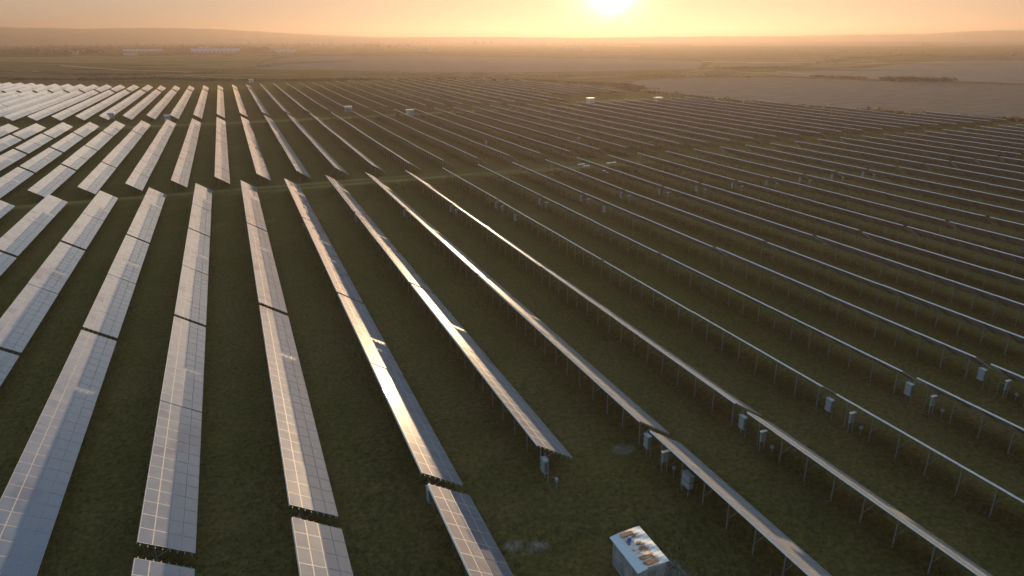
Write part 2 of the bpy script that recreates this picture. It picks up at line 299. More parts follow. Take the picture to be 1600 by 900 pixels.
rail = noisy('pale_edge_rail', (.34, .36, .36), (.46, .48, .48), 2, rough=.4, spec=.5)
def seed_attr(me, vals):
    a = me.attributes.new('module_seed', 'FLOAT_VECTOR', 'FACE')
    a.data.foreach_set('vector', [c for v in vals for c in v])
def module(mb, seeds, i, j, O=None, jit=0.0, rnd=random, local=False):
    """one framed module; slope coordinate u from the high edge, y along the row"""
    u0, u1 = j*MW+.008, (j+1)*MW-.008; y0, y1 = i*PITCH+.01, (i+1)*PITCH-.01
    if local: u0 -= j*MW+MW/2; u1 -= j*MW+MW/2; y0 -= (i+.5)*PITCH; y1 -= (i+.5)*PITCH
    ax, ay = rnd.gauss(0, jit), rnd.gauss(0, jit); dz = rnd.gauss(0, jit*1.2)
    uc, yc = (u0+u1)/2, (y0+y1)/2
    def P(u, y, n):
        n = n + (u-uc)*ax + (y-yc)*ay + dz
        if local: return (u, y, n)
        return (u*ct + n*st_, y, HT - u*st_ + n*ct)
    fr = .024; s = (rnd.random()*50, rnd.random()*50, j*3.3)
    a, b2, c, d = (u0, y0), (u1, y0), (u1, y1), (u0, y1)
    A, B, C, D = (u0+fr, y0+fr), (u1-fr, y0+fr), (u1-fr, y1-fr), (u0+fr, y1-fr)
    k0 = len(mb.f)
    mb.quad(P(*A, 0), P(*B, 0), P(*C, 0), P(*D, 0), 0)
    for (p, q, r, s_) in ((a, b2, B, A), (b2, c, C, B), (c, d, D, C), (d, a, A, D)): mb.quad(P(*p, .004), P(*q, .004), P(*r, .004), P(*s_, .004), 1)
    for (p, q) in ((a, b2), (b2, c), (c, d), (d, a)): mb.quad(P(*q, .004), P(*p, .004), P(*p, -.036), P(*q, -.036), 1)
    if j == 0 and not local: mb.quad(P(*d, .005), P(*a, .005), P(u0-.004, y0-.012, -.15), P(u0-.004, y1+.012, -.15), 3)
    mb.quad(P(*d, -.036), P(*c, -.036), P(*b2, -.036), P(*a, -.036), 2)
    seeds += [s]*(len(mb.f)-k0)
def step(i, var):   # the two halves of a table sit at slightly different heights
    return 0 if i < 13 else (.0, .05, -.05, .03)[var]
def surface_mesh(var, cols=NP):
    rnd = random.Random(100+var); mb = MB(); sd = []
    for i in range(cols):
        for j in range(4):
            k = len(mb.v); module(mb, sd, i, j, jit=.003, rnd=rnd); s = step(i, var)
            if s: mb.v[k:] = [(x, y, z+s) for x, y, z in mb.v[k:]]
    me = mb.mesh('panel_surface', [mpv, alu, back, rail]); seed_attr(me, sd); return me
SURF = [surface_mesh(v) for v in range(4)]
ONE = []
for v in range(3):
    mb = MB(); sd = []; module(mb, sd, 0, 0, jit=0, rnd=random.Random(v), local=True); me = mb.mesh('solar_panel', [mpv, alu, back]); seed_attr(me, sd); ONE.append(me)
POSTY = [1.0+i*(LEN-2.0)/14 for i in range(15)]
UP = .72   # post inset along x
def us(x): return HT - x*math.tan(TILT)
# rails: eight purlins along the row, stubs past the end
PUR = [.22+.515*k for k in range(8)]
def purlin_mesh(k):
    mb = MB(); u = PUR[k]; x, z = u*ct-.075*st_, HT-u*st_-.075*ct
    mb.box(-.025, .025, -.26, LEN+.26, -.035, .035, 0, Matrix.Translation((x, 0, z)) @ Matrix.Rotation(TILT, 4, 'Y')); return mb.mesh('purlin', steel)
mb = MB(); mb.quad((0, LEN, HT+.005), (0, 0, HT+.005), (-.004-.15*st_, -.02, HT-.15*ct), (-.004-.15*st_, LEN+.02, HT-.15*ct)); mb.quad((.004, 0, HT+.005), (.004, LEN, HT+.005), (.004-.15*st_, LEN+.02, HT-.15*ct), (.004-.15*st_, -.02, HT-.15*ct)); EDGEM = mb.mesh('edge_rail', rail)
PURM = [purlin_mesh(k) for k in range(8)]
def post_mb(y=0, mb=None):
    mb = mb or MB(); zt = us(UP)-.22
    mb.box(UP-.05, UP+.05, y-.004, y+.004, -.5, zt); mb.box(UP-.05, UP-.042, y-.035, y+.035, -.5, zt); mb.box(UP+.042, UP+.05, y-.035, y+.035, -.5, zt); return mb
def brace_mb(y=0, mb=None):
    mb = mb or MB(); mb.bar((UP+.05, y+.05, .95), (2.35, y+.05, us(2.35)-.24), .05, .05); return mb
def rafter_mb(y=0, mb=None):
    mb = mb or MB(); x0, x1 = .18, 3.25; mb.bar((x0, y, us(x0)-.19), (x1, y, us(x1)-.19), .10, .06); return mb
POSTM = post_mb().mesh('post', steel); BRM = brace_mb().mesh('brace', steel); RAFM = rafter_mb().mesh('rafter', steel)
mb = MB()
for y in POSTY: post_mb(y, mb); brace_mb(y, mb); rafter_mb(y, mb)
for k in range(8):
    u = PUR[k]; x, z = u*ct-.075*st_, HT-u*st_-.075*ct
    mb.box(-.025, .025, -.26, LEN+.26, -.035, .035, 0, Matrix.Translation((x, 0, z)) @ Matrix.Rotation(TILT, 4, 'Y'))
FRAMEM = mb.mesh('support_frame', steel); FULLFRAME = mb
# one-mesh table for the far ones
def whole_mesh(var):
    rnd = random.Random(300+var); mb = MB(); sd = []
    for i in range(NP):
        for j in range(4): module(mb, sd, i, j, jit=.003, rnd=rnd)
    n0 = len(mb.v); k0 = len(mb.f)
    mb.v += FULLFRAME.v; mb.f += [tuple(i+n0 for i in f) for f in FULLFRAME.f]; mb.m += [4]*len(FULLFRAME.f); sd += [(0, 0, 0)]*len(FULLFRAME.f)
    me = mb.mesh('solar_table', [mpv, alu, back, rail, steel]); seed_attr(me, sd); return me
WHOLE = [whole_mesh(v) for v in range(3)]

# layout -------------------------------------------------------------
def right_edge(y):
    P = ((-50, 350), (150, 331), (196, 320), (225, 300), (252, 289), (280, 275), (314, 262), (366, 248), (407, 252), (476, 243), (571, 229), (640, 175))
    for (ya, xa), (yb, xb) in zip(P, P[1:]):
        if ya <= y <= yb: return xa+(xb-xa)*(y-ya)/(yb-ya)
    return 175
def far_edge(x):
    P = ((-260, 770), (-175, 715), (-120, 662), (-80, 630), (-15, 598), (60, 600), (130, 608), (186, 600), (235, 570), (400, 560))
    for (xa, ya), (xb, yb) in zip(P, P[1:]):
        if xa <= x <= xb: return ya+(yb-ya)*(x-xa)/(xb-xa)
    return 600
jobs = []   # (block, row number from the glint row, segment, x, y0, scale)
for k in range(-24, 36):
    x = .14+10.299*k
    far = 180.7 if x < 5 else 178.6 if x < 35 else 176.8
    for s, (a, e) in enumerate(((-.6, 43.5), (45.2, 89.6), (90.5, 135.2), (136.1, far))):
        if k == 2 and s == 0: continue
        d0, d1, d2 = max(0, k-3)*.72, max(0, k-3)*.7, min(7, max(0, k-4)*.6)
        a -= (0, d0, d1, d2)[s]; e -= (d0, d1, d2, 0)[s]
        jobs.append(('A', k-1, s, x, a, (e-a)/LEN))
for k in range(-30, 36):
    x = 4.3+10.2*k
    b0 = 188.0; off = max(0, -(x+30))*.16
    for s in range(4): jobs.append(('B', k-1, s, x, b0+s*38.3+off*(s+.0)/3, 37.8/LEN))
    o2 = max(0, -(x+12))*.34
    for s in range(5): jobs.append(('C', k-1, s, x, 356+o2+s*37.9, 37.5/LEN))
    fe = far_edge(x); y = 356+o2+5*37.9+7
    s = 0
    while y+12 < fe and s < 4:
        e = min(y+37.5, fe); jobs.append(('D', k-1, s, x, y, (e-y)/LEN)); y = e+.5; s += 1
def visible(x, y0, y1):
    for yy in (y0, (y0+y1)/2, y1):
        for xx, z in ((x, HT), (x+3.4, 1.2)):
            p = project((xx, yy, z))
            if p and -60 < p[0] < 1660 and -60 < p[1] < 960: return True
    p0 = project((x, y0, HT)); p1 = project((x, y1, HT))
    if p1 and not p0: p0 = (p1[0], 2000)
    if p0 and p1 and (p0[1] > 900) != (p1[1] > 900) and p1[1] < 900: return -300 < p1[0] < 1900
    return False
keep = []
for bl, r, s, x, y0, sc in jobs:
    y1 = y0+LEN*sc
    if x+3.4 > right_edge((y0+y1)/2): continue
    if y1 > far_edge(x)+8: continue
    if bl in 'CD' and x > 186 and y1 < 395 and 340 < y0: continue
    if not visible(x, y0, y1): continue
    keep.append((math.hypot(x+1, (y0+y1)/2, CAMZ), bl, r, s, x, y0, sc))
keep.sort()
NEARKEY = {(r, s) for r, s in ((-4, 1), (-3, 1), (-2, 0), (-2, 1), (-1, 0), (-1, 1), (0, 0), (0, 1), (1, 1), (2, 0), (2, 1), (3, 0))}
ORD = ['', 'first', 'second', 'third', 'fourth', 'fifth', 'sixth', 'seventh', 'eighth', 'ninth', 'tenth']
def ordn(n):
    if n < len(ORD): return ORD[n]
    return f"{n}{'th' if 10 <= n % 100 <= 20 else {1: 'st', 2: 'nd', 3: 'rd'}.get(n % 10, 'th')}"
def rowname(r, bl):
    if bl == 'A' and r == 0: return 'row with the sun glint'
    if r == 0: return 'row running on behind the glinting row'
    return f"{ordn(abs(r))} row {'right' if r > 0 else 'left'} of the glinting row"
SEG = {'A': ['nearest table', 'second table', 'third table', 'last table before the track'], 'B': [ordn(i+1)+' table past first track' for i in range(4)],
       'C': [ordn(i+1)+' table past second track' for i in range(5)], 'D': [ordn(i+1)+' table near the far fence' for i in range(4)]}
BLK = {'A': 'solar tables in the front block', 'B': 'solar tables between the two tracks', 'C': 'solar tables beyond the second track', 'D': 'solar tables at the far end'}
far_mb = MB(); far_sd = []
nfull = nmid = 0
for n, (dist, bl, r, s, x, y0, sc) in enumerate(keep):
    y1 = y0+LEN*sc; z0, z1 = height(x+1.5, y0), height(x+1.5, y1)
    rx = math.atan2(z1-z0, y1-y0); rnd = random.Random(n)
    z0 += rnd.uniform(-.06, .06); rx += rnd.uniform(-.0015, .0015); var = rnd.randrange(4)
    if n >= 298:
        M = Matrix.Translation((x, y0, z0)) @ Matrix.Rotation(rx, 4, 'X') @ Matrix.Diagonal((1, sc, 1, 1))
        k = len(far_mb.v); c = WHOLE[0]
        for i in range(NP):
            for j in range(4):
                u0, u1 = j*MW+.01, (j+1)*MW-.01; a, e = i*PITCH+.02, (i+1)*PITCH-.02
                P = lambda u, y, q=0: tuple(M @ Vector((u*ct+q*st_, y, HT-u*st_+q*ct)))
                far_mb.quad(P(u0, a), P(u1, a), P(u1, e), P(u0, e), 0); far_sd.append((rnd.random()*50, rnd.random()*50, 1))
        far_mb.quad(P(0, LEN, -.04), P(4.05, LEN, -.04), P(4.05, 0, -.04), P(0, 0, -.04), 2); far_sd.append((0, 0, 0))
        far_mb.quad(P(-.004, 0, -.15), P(-.004, 0, .005), P(-.004, LEN, .005), P(-.004, LEN, -.15), 4); far_sd.append((0, 0, 0))
        for yy in POSTY[::2]: far_mb.box(UP-.06, UP+.06, yy-.05, yy+.05, 0, us(UP)-.1, 3, M); far_sd += [(0, 0, 0)]*6
        continue
    lab = f"{SEG[bl][s]}, {rowname(r, bl)}"
    full = bl == 'A' and (r, s) in NEARKEY
    mid = bl == 'A' and not full and nmid < 56
    if full or mid or dist < 420:
        root = empty('solar_table', (x, y0, z0)); root.rotation_euler = (rx, 0, 0); root.scale = (1, sc, 1)
    if full:
        for i in range(NP):
            for j in range(4):
                o = link('solar_panel', ONE[rnd.randrange(3)], root); u = (j+.5)*MW
                o.location = (u*ct, (i+.5)*PITCH, HT-u*st_+step(i, var)+rnd.gauss(0, .003)); o.rotation_euler = (rnd.gauss(0, .003), TILT+rnd.gauss(0, .003), 0)
        link('edge_rail', EDGEM, root)
    elif mid or dist < 420: link('panel_surface', SURF[var], root)
    if full or mid:
        nmid += mid
        for y in POSTY:
            p = link('post', POSTM, root); p.location = (0, y, 0); link('brace', BRM, p); o = link('rafter', RAFM, root); o.location = (0, y, 0)
        if full or dist < 150:
            for k in range(8): link('purlin', PURM[k], root)
    elif dist < 420: link('support_frame', FRAMEM, root)
    else:
        root = link('solar_table', WHOLE[var % 3]); root.location = (x, y0, z0); root.rotation_euler = (rx, 0, 0); root.scale = (1, sc, 1)
    tag(root, ('solar ' if len(lab.split()) < 14 else '')+lab, 'solar table', BLK[bl])
if far_sd:
    me = far_mb.mesh('distant_solar_tables', [mpv, alu, back, steel, rail]); seed_attr(me, far_sd); tag(link('distant_solar_tables', me), 'mass of solar tables too far off to count', 'solar tables', kind='stuff')
print('tables', len(keep), 'first far dist', keep[min(298, len(keep)-1)][0])
# ==================================================================
# ------------------------------------------------------------------ foliage
def leafmat(name, c1, c2, sc=1.2):
    m_ = noisy(name, c1, c2, sc, rough=.8, spec=.2, coord='World', lo=.3, hi=.7); return m_
bark = noisy('bark', (.05, .04, .03), (.11, .09, .07), 3)
leaf = [leafmat('brown_foliage', (.020, .018, .010), (.050, .042, .024)), leafmat('olive_foliage', (.014, .019, .009), (.040, .044, .020)), leafmat('dry_sunlit_foliage', (.10, .068, .025), (.27, .18, .065))]  # dry leaves brightened to amber, so weed clumps suggest low sun
def crown_mb(rnd, W_, H_, z0, n, q, mb=None, ox=0, oy=0):
    """leaf clumps in several uneven lobes, with gaps between them"""
    mb = mb or MB()
    lobes = [(rnd.uniform(-.28, .28)*W_, rnd.uniform(-.28, .28)*W_, z0+H_*rnd.uniform(.25, .78), W_*rnd.uniform(.16, .30), H_*rnd.uniform(.14, .25)) for _ in range(max(4, n//35))]
    for _ in range(n):
        lx, ly, lz, lr, lh = rnd.choice(lobes)
        a, u = rnd.uniform(0, 6.283), rnd.uniform(-1, 1); r = rnd.random()**.33; s = math.sqrt(1-u*u)
        c = Vector((ox+lx+lr*r*s*math.cos(a), oy+ly+lr*r*s*math.sin(a), max(z0*.5+.05, lz+lh*r*u)))
        t1 = Vector((rnd.gauss(0, 1), rnd.gauss(0, 1), rnd.gauss(0, .7))).normalized(); t2 = t1.cross(Vector((rnd.gauss(0, 1), rnd.gauss(0, 1), rnd.gauss(0, 1)))).normalized()
        k = q*rnd.uniform(.5, 1.2); t1 *= k; t2 *= k*.7
        mb.quad(c-t1, c-t2*.8, c+t1, c+t2)
    return mb
def trunk_mb(rnd, H_, r, W_):
    mb = MB(); mb.cyl((0, 0), r, -.3, H_*.45, 7, r2=r*.7)
    for i in range(5):
        a = i*1.26+rnd.random(); z = H_*rnd.uniform(.25, .42); e = (math.cos(a)*W_*.26, math.sin(a)*W_*.26, H_*rnd.uniform(.6, .85))
        mb.bar((0, 0, z), e, r*.7, r*.7, up=Vector((.3, .2, 1)))
    mb.bar((0, 0, H_*.4), (W_*.05, 0, H_*.9), r*.9, r*.9, up=Vector((1, 0, 0))); return mb
TREES = []
for i in range(6):
    rnd = random.Random(40+i); H_ = rnd.uniform(10, 14); W_ = H_*rnd.uniform(.75, 1.05)
    TREES.append((trunk_mb(rnd, H_, .3, W_).mesh('trunk', bark), crown_mb(rnd, W_, H_, H_*.18, 260, .62).mesh('crown', leaf[i % 2])))
for i in range(2):   # poplar-like
    rnd = random.Random(60+i); H_ = 17; TREES.append((trunk_mb(rnd, H_, .3, 3).mesh('trunk', bark), crown_mb(rnd, 4.2, H_, 2, 220, .6).mesh('crown', leaf[0])))
SHRUBS = []
for i in range(5):
    rnd = random.Random(80+i); mb = MB()
    for k in range(7):
        a = rnd.uniform(0, 6.28); mb.bar((0, 0, -.1), (math.cos(a)*.7, math.sin(a)*.7, rnd.uniform(1.0, 1.7)), .04, .04, up=Vector((.3, .2, 1)))
    SHRUBS.append((mb.mesh('stem', bark), crown_mb(rnd, 3.4, 2.6, .15, 230, .20).mesh('foliage', leaf[(1, 2, 0, 1, 2)[i]])))
def plant(kind, parts, p, sc, rz, label, cat, group, pn):
    root = empty(kind, (p.x, p.y, height(p.x, p.y)), rz); root.scale = (sc, sc, sc*random.uniform(.85, 1.1))
    for nme, me in zip(pn, parts): link(nme, me, root)
    return tag(root, label, cat, group)
rnd = random.Random(5); random.seed(11)
def belt(n, x0, x1, yb, yt, zone, sel=(0, 1, 2, 3, 4, 5), s0=1.2, s1=1.8):
    for i in range(n):
        x = x0+(x1-x0)*(i+rnd.random())/n; u = rnd.random()**.8; y = yb+(yt-yb)*u
        plant('tree', TREES[rnd.choice(sel)], ground_pt(x, y), rnd.uniform(s0, s1), rnd.uniform(0, 6.28), zone, 'tree', zone_group(zone), ('trunk', 'crown'))
def zone_group(z): return 'trees: '+z
belt(26, -30, 140, 85, 78, 'tree in the dark belt at the far left, before the pale hills')
belt(22, 140, 300, 79, 73, 'tree in the belt left of the long warehouse')
belt(20, 300, 420, 76, 71, 'tree standing behind the long pale warehouse')
belt(26, 400, 600, 75, 69, 'tree in the belt between the warehouse and the white farmhouses')
belt(24, 590, 780, 73, 67, 'tree near the white farmhouses on the plain')
belt(22, 770, 1000, 68, 64, 'tree on the plain below the sun', s0=.7, s1=1.1)
belt(8, 870, 960, 66, 63, 'tall slim tree on the plain below the sun', sel=(6, 7))
belt(16, 1040, 1240, 64, 62, 'small tree on the skyline right of the sun', s0=.8, s1=1.1)
belt(14, 1320, 1480, 90, 78, 'tree in the scrub on the right of the plain', s0=.35, s1=.6)
belt(14, 1540, 1640, 94, 84, 'tree at the right edge beyond the ploughed field', s0=.35, s1=.6)
belt(10, 1100, 1320, 92, 80, 'lone tree among the bright strips right of the sun', s0=.3, s1=.5)
# far woodland read as one mass
mb = MB(); r2 = random.Random(9)
for x0, x1, y0, y1, n in ((-60, 600, 74, 65.5, 1300), (560, 1000, 70, 63.5, 450), (1000, 1300, 62.5, 61, 120), (-60, 160, 87, 70, 900), (150, 420, 81, 70, 800), (420, 640, 77, 72, 90)):
    for _ in range(n):
        p = ground_pt(r2.uniform(x0, x1), r2.uniform(y1, y0)); W_ = r2.uniform(9, 16); H_ = r2.uniform(8, 16); crown_mb(r2, W_, H_, .3, 30, 2.2, mb, p.x, p.y)
tag(mb.build('woodland', leaf[0]), 'far brown wood on the plain below the skyline', 'wood', kind='stuff')
# thickets and hedges in the fields
def scrubline(name, label, pts, n, hgt, mt, wid, q=.5, kind='stuff', cat='scrub'):
    mb = MB(); P = [ground_pt(*p) for p in pts]
    for i in range(n):
        t_ = r2.random()*(len(P)-1); k = int(t_); p = P[k].lerp(P[k+1], t_-k); h = hgt*r2.uniform(.45, 1.1)
        crown_mb(r2, wid*r2.uniform(.6, 1.3), h, .1, 24, q, mb, p.x+r2.gauss(0, wid*.4), p.y+r2.gauss(0, wid*.4))
    return tag(mb.build(name, mt), label, cat, kind=kind)
scrubline('thicket', 'long dark green thicket in the ploughed field on the right', [(1386, 126.5), (1410, 126.5), (1440, 127.5), (1484, 128)], 260, 4.2, leaf[1], 9, .55, None, 'thicket')
scrubline('thicket', 'small dark thicket left of the long one on the field edge', [(1270, 121), (1298, 122)], 60, 3.0, leaf[1], 5, .45, None, 'thicket')
scrubline('thicket', 'low flat thicket between the two other thickets', [(1308, 122), (1352, 124)], 70, 2.6, leaf[1], 5, .45, None, 'thicket')
scrubline('hedge_scrub', 'dry scrub along the ditch between the ploughed fields', [(1000, 123), (1100, 121), (1200, 120.5), (1300, 123), (1390, 127), (1480, 129), (1620, 135), (1700, 140)], 260, 1.8, leaf[2], 4, .4)
scrubline('field_scrub', 'brown scrub beyond the far end of the farm', [(-40, 124), (120, 126), (260, 124), (330, 127), (480, 127), (600, 126), (720, 125), (840, 128), (960, 134), (1000, 140)], 1500, 3.0, leaf[0], 9, .5)
scrubline('field_scrub', 'low dry scrub before the far brown field', [(560, 116), (700, 117), (860, 118), (1000, 119), (1160, 114)], 420, 2.4, leaf[2], 12, .5)
scrubline('field_scrub', 'patchy scrub on the right of the plain', [(1120, 108), (1230, 106), (1330, 92), (1420, 86), (1470, 90), (1560, 88)], 420, 2.6, leaf[1], 26, .6)
scrubline('field_scrub', 'dark scrub patches on the left of the plain', [(-40, 110), (100, 116), (180, 118), (330, 114), (440, 100), (540, 96)], 380, 1.8, leaf[0], 24, .5)
scrubline('field_scrub', 'low scrub under the dark tree belt on the left', [(-40, 90), (120, 88), (260, 87), (420, 88), (560, 84), (700, 82)], 360, 2.6, leaf[1], 26, .8)
# shrubs along the farm boundary
B_ = [(985, 143), (1050, 150), (1150, 162), (1250, 170), (1350, 176.5), (1450, 183.5), (1560, 189), (1640, 194)]
for i in range(64):
    t_ = (i+rnd.random())/64*(len(B_)-1); k = int(t_); f_ = t_-k; x = B_[k][0]+(B_[k+1][0]-B_[k][0])*f_; y = B_[k][1]+(B_[k+1][1]-B_[k][1])*f_
    near = 'the two white roofed cabins' if x < 1100 else 'the middle of the ploughed field' if x < 1350 else 'the right corner of the farm'
    plant('shrub', SHRUBS[rnd.randrange(5)], ground_pt(x, y+rnd.uniform(-1.5, 1)), rnd.uniform(.55, 1.35), rnd.uniform(0, 6), f'dry shrub on the farm boundary by {near}', 'shrub', f'boundary shrubs by {near}', ('stem', 'foliage'))
for i, (x, y) in enumerate(((792, 287), (856, 283), (893, 282), (952, 271), (992, 273), (1055, 268), (1103, 263), (1150, 257), (1246, 250), (1287, 246), (667, 300), (630, 296))):
    plant('weed_clump', SHRUBS[(1, 4)[i % 2]], ground_pt(x, y), rnd.uniform(.6, .95), i, 'weed clump coloured sunlit amber in the aisle in front of the first track', 'weed clump', 'sunlit-coloured weed clumps along the first track', ('stem', 'foliage'))  # amber leaf colour stands in for sunlit spots at the row ends

scrubline('boundary_hedge', 'continuous brown scrub along the right boundary of the farm', [(975, 141), (1050, 149), (1150, 160), (1250, 168), (1350, 175), (1450, 182), (1560, 188), (1640, 193)], 620, 1.7, leaf[0], 3.5, .3)
for i in range(22):
    x = 480+i*17.5+rnd.uniform(-4, 4)
    plant('weed_clump', SHRUBS[(1, 4)[i % 2]], ground_pt(x, 190-i*.75+rnd.uniform(-2, 2)), rnd.uniform(.6, 1.1), i, 'low weed clump coloured sunlit amber along the second track', 'weed clump', 'sunlit-coloured weed clumps along the second track', ('stem', 'foliage'))  # sunlit spots by the second track, suggested by amber leaf colour
# grass and dry weeds (one mass each)
def blades(name, label, gen, mt, hgt, wid):
    v = []; f = []
    for (x, y) in gen:
        z = height(x, y)
        for _ in range(3):
            a = r2.uniform(0, 6.28); h = hgt*r2.uniform(.5, 1.2); w_ = wid*r2.uniform(.6, 1.3); dx, dy = math.cos(a)*w_, math.sin(a)*w_; ox, oy = r2.gauss(0, .16), r2.gauss(0, .16); n = len(v)
            v += [(x+ox-dx, y+oy-dy, z-.02), (x+ox+dx, y+oy+dy, z-.02), (x+ox+r2.gauss(0, h*.4), y+oy+r2.gauss(0, h*.4), z+h)]; f.append((n, n+1, n+2))
    me = bpy.data.meshes.new(name); me.from_pydata(v, [], f); me.materials.append(mt); tag(link(name, me), label, kind='stuff')
def under_rows():
    for dist, bl, r, s, x, y0, sc in keep:
        if bl not in 'AB' or x < -25: continue
        L_ = LEN*sc; dens = 5.0 if dist < 120 else 2.2 if bl == 'A' else 1.1
        for _ in range(int(L_*dens)): yield x+r2.gauss(1.0, .9), y0+r2.uniform(0, L_)
blades('dry_weeds', 'dry brown weeds under the solar tables', under_rows(), noisy('dry_weed', (.045, .033, .018), (.13, .095, .05), 1.5, coord='World'), .50, .05)
def meadow_pts():
    for _ in range(60000):
        y = 18+110*r2.random()**1.3; x = r2.uniform(-.95, 1.45)*y*.75+6
        if noise.noise(Vector((x/6, y/6, 1))) + .3*r2.random() > -.05: yield x, y
blades('grass', 'short rough grass between the rows', meadow_pts(), noisy('grass_blades', (.030, .045, .012), (.10, .105, .035), .6, coord='World'), .17, .045)

# ------------------------------------------------------------------ cabinets on the row ends
cabm = noisy('grey_cabinet_paint', (.13, .17, .19), (.19, .23, .25), 2, rough=.45, spec=.5)
white = noisy('white_paint', (.70, .69, .66), (.80, .79, .76), 2, rough=.5)
dark = noisy('dark_plastic', (.03, .03, .03), (.06, .06, .06), 4, rough=.5)
def inverter(big_=False):
    b_ = MB(); b_.box(-.17, .17, -.36, .36, .95, 2.25)
    dr = MB(); dr.box(-.20, -.172, -.31, .31, 1.0, 2.18)
    hd = MB(); hd.box(-.02, .02, -.012, .012, 1.5, 1.66, M=Matrix.Translation((-.215, .24, 0)))
    st = [MB(), MB()]; st[0].box(.175, .235, -.34, -.28, -.4, 2.6); st[1].box(.175, .235, .28, .34, -.4, 2.6)
    hood = MB(); hood.box(-.23, .22, -.40, .40, 2.255, 2.29)
    fins = MB()
    for k in range(9): fins.box(-.12+.03*k, -.112+.03*k, -.40, -.363, 1.1, 2.1)
    cb = MB(); cb.cyl((0, .2), .03, -.2, .95, 8); cb.cyl((.05, -.15), .03, -.2, .95, 8)
    return [('body', b_.mesh('body', cabm)), ('door', dr.mesh('door', cabm), ('handle', hd.mesh('handle', dark))), ('hood', hood.mesh('hood', cabm)), ('heat_sink', fins.mesh('heat_sink', steel)), ('stand_leg', st[0].mesh('stand_leg', steel)), ('stand_leg', st[1].mesh('stand_leg', steel)), ('cable_conduit', cb.mesh('cable_conduit', dark))]
def combiner():
    b_ = MB(); b_.box(-.09, .09, -.30, .30, 1.1, 2.15, M=Matrix.Rotation(R_(90), 4, 'Z'))
    lid = MB(); lid.box(-.36, .36, -.14, .14, 2.155, 2.21)
    st = MB(); st.box(-.30, -.24, -.03, .03, -.4, 1.095)
    st2 = MB(); st2.box(.24, .30, -.03, .03, -.4, 1.095)
    return [('body', b_.mesh('body', cabm)), ('hood', lid.mesh('hood', white)), ('stand_leg', st.mesh('stand_leg', steel)), ('stand_leg', st2.mesh('stand_leg', steel))]
def junction():
    b_ = MB(); b_.box(-.11, .11, -.14, .14, .78, 1.05); p = MB(); p.box(-.03, .03, -.03, .03, -.3, .745)
    c = MB(); c.bar((0, .2, .85), (0, 1.6, .75), .04, .04, up=Vector((0, 0, 1)))
    return [('body', b_.mesh('body', cabm)), ('stand_leg', p.mesh('stand_leg', steel)), ('cable_conduit', c.mesh('cable_conduit', dark))]
def bigbox():
    b_ = MB(); b_.box(-.22, .22, -.5, .5, .75, 1.95); bd = MB(); bd.box(-.225, .225, -.505, .505, 1.34, 1.39)
    hood = MB(); hood.box(-.27, .27, -.55, .55, 1.96, 2.0); l1 = MB(); l1.box(-.2, -.14, -.46, -.4, -.3, .745); l2 = MB(); l2.box(-.2, -.14, .4, .46, -.3, .745)
    return [('body', b_.mesh('body', cabm)), ('band', bd.mesh('band', dark)), ('hood', hood.mesh('hood', cabm)), ('stand_leg', l1.mesh('stand_leg', steel)), ('stand_leg', l2.mesh('stand_leg', steel))]
KI, KC, KJ, KB = inverter(), combiner(), junction(), bigbox()
def place(kind, K, x, y, label, cat, group, rz=0):
    r = empty(kind, (x, y, height(x, y)), rz)
    for it in K:
        o = link(it[0], it[1], r)
        if len(it) > 2: link(it[2][0], it[2][1], o)
    return tag(r, label, cat, group)
def rk(k): return rowname(k-1, 'A').replace('row with the sun glint', 'sun-glint row')
for k in range(0, 8):
    x = .14+10.299*k+.35; y = 44.6 if k < 3 else 44.35-.72*(k-3)
    place('inverter_cabinet', KI, x, y, f'grey inverter cabinet, nearest on {rk(k)}', 'inverter', 'inverter cabinets at the near table ends')
    if k > 2:
        place('combiner_box', KC, x+.1, y-2.7, f'slim box with white lid, nearest on {rk(k)}', 'combiner box', 'combiner boxes at the near table ends')
    if k > 1: place('junction_box', KJ, x+.5, y-(3.6 if k > 2 else 1.4), f'small pale junction box, nearest on {rk(k)}', 'junction box', 'junction boxes at the near table ends')
for k in range(1, 16):
    x = .14+10.299*k+.35; y = 137.4-.62*max(0, k-4)
    place('inverter_cabinet', KI, x, y, f'grey inverter cabinet, half way down {rk(k)}', 'inverter', 'inverter cabinets half way down the rows')
    if k > 3: place('combiner_box', KC, x+.1, y-3.4, f'slim box with white lid, half way down {rk(k)}', 'combiner box', 'combiner boxes half way down the rows')
for k, y in ((3, 38.4), (5, 126), (7, 125), (8, 228)):
    place('storage_cabinet', KB, .14+10.299*k+.5, y, f'wide banded cabinet under {rk(k)}', 'cabinet', 'wide grey cabinets')

# ------------------------------------------------------------------ the shed in the foreground
z0 = height(22.6, 32); root = empty('utility_shed', (21.55, 30.25, z0)); tag(root, 'small grey metal shed with rusty white roof near the bottom edge', 'shed')
wallm = noisy('faded_sheet_metal', (.13, .16, .17), (.25, .28, .29), 1.2, rough=.6, spec=.4, metal=.2)
rust = noisy('rust', (.12, .06, .03), (.28, .15, .08), 4, rough=.85)
SX, SY, SH = 2.15, 3.45, 2.3
mb = MB(); mb.box(0, SX, 0, SY, -.3, SH-.05); 
for i in range(18): mb.box(-.018, 0-.002, .06+i*.19, .13+i*.19, -.2, SH-.1)
for i in range(11): mb.box(.06+i*.19, .13+i*.19, -.018, -.002, -.2, SH-.1)
mb.build('wall', wallm, root)
for y in (.7, 2.0):
    d = MB(); d.box(-.055, -.022, y, y+1.0, .05, 2.0); dd = d.build('door', wallm, root); h = MB(); h.box(-.085, -.057, y+.12, y+.16, 1.0, 1.2); h.build('handle', steel, dd)
v_ = MB(); v_.box(.75, 1.35, -.05, -.022, 1.45, 1.95)
for i in range(5): v_.box(.78, 1.32, -.075, -.052, 1.5+i*.09, 1.54+i*.09)
v_.build('vent', steel, root)
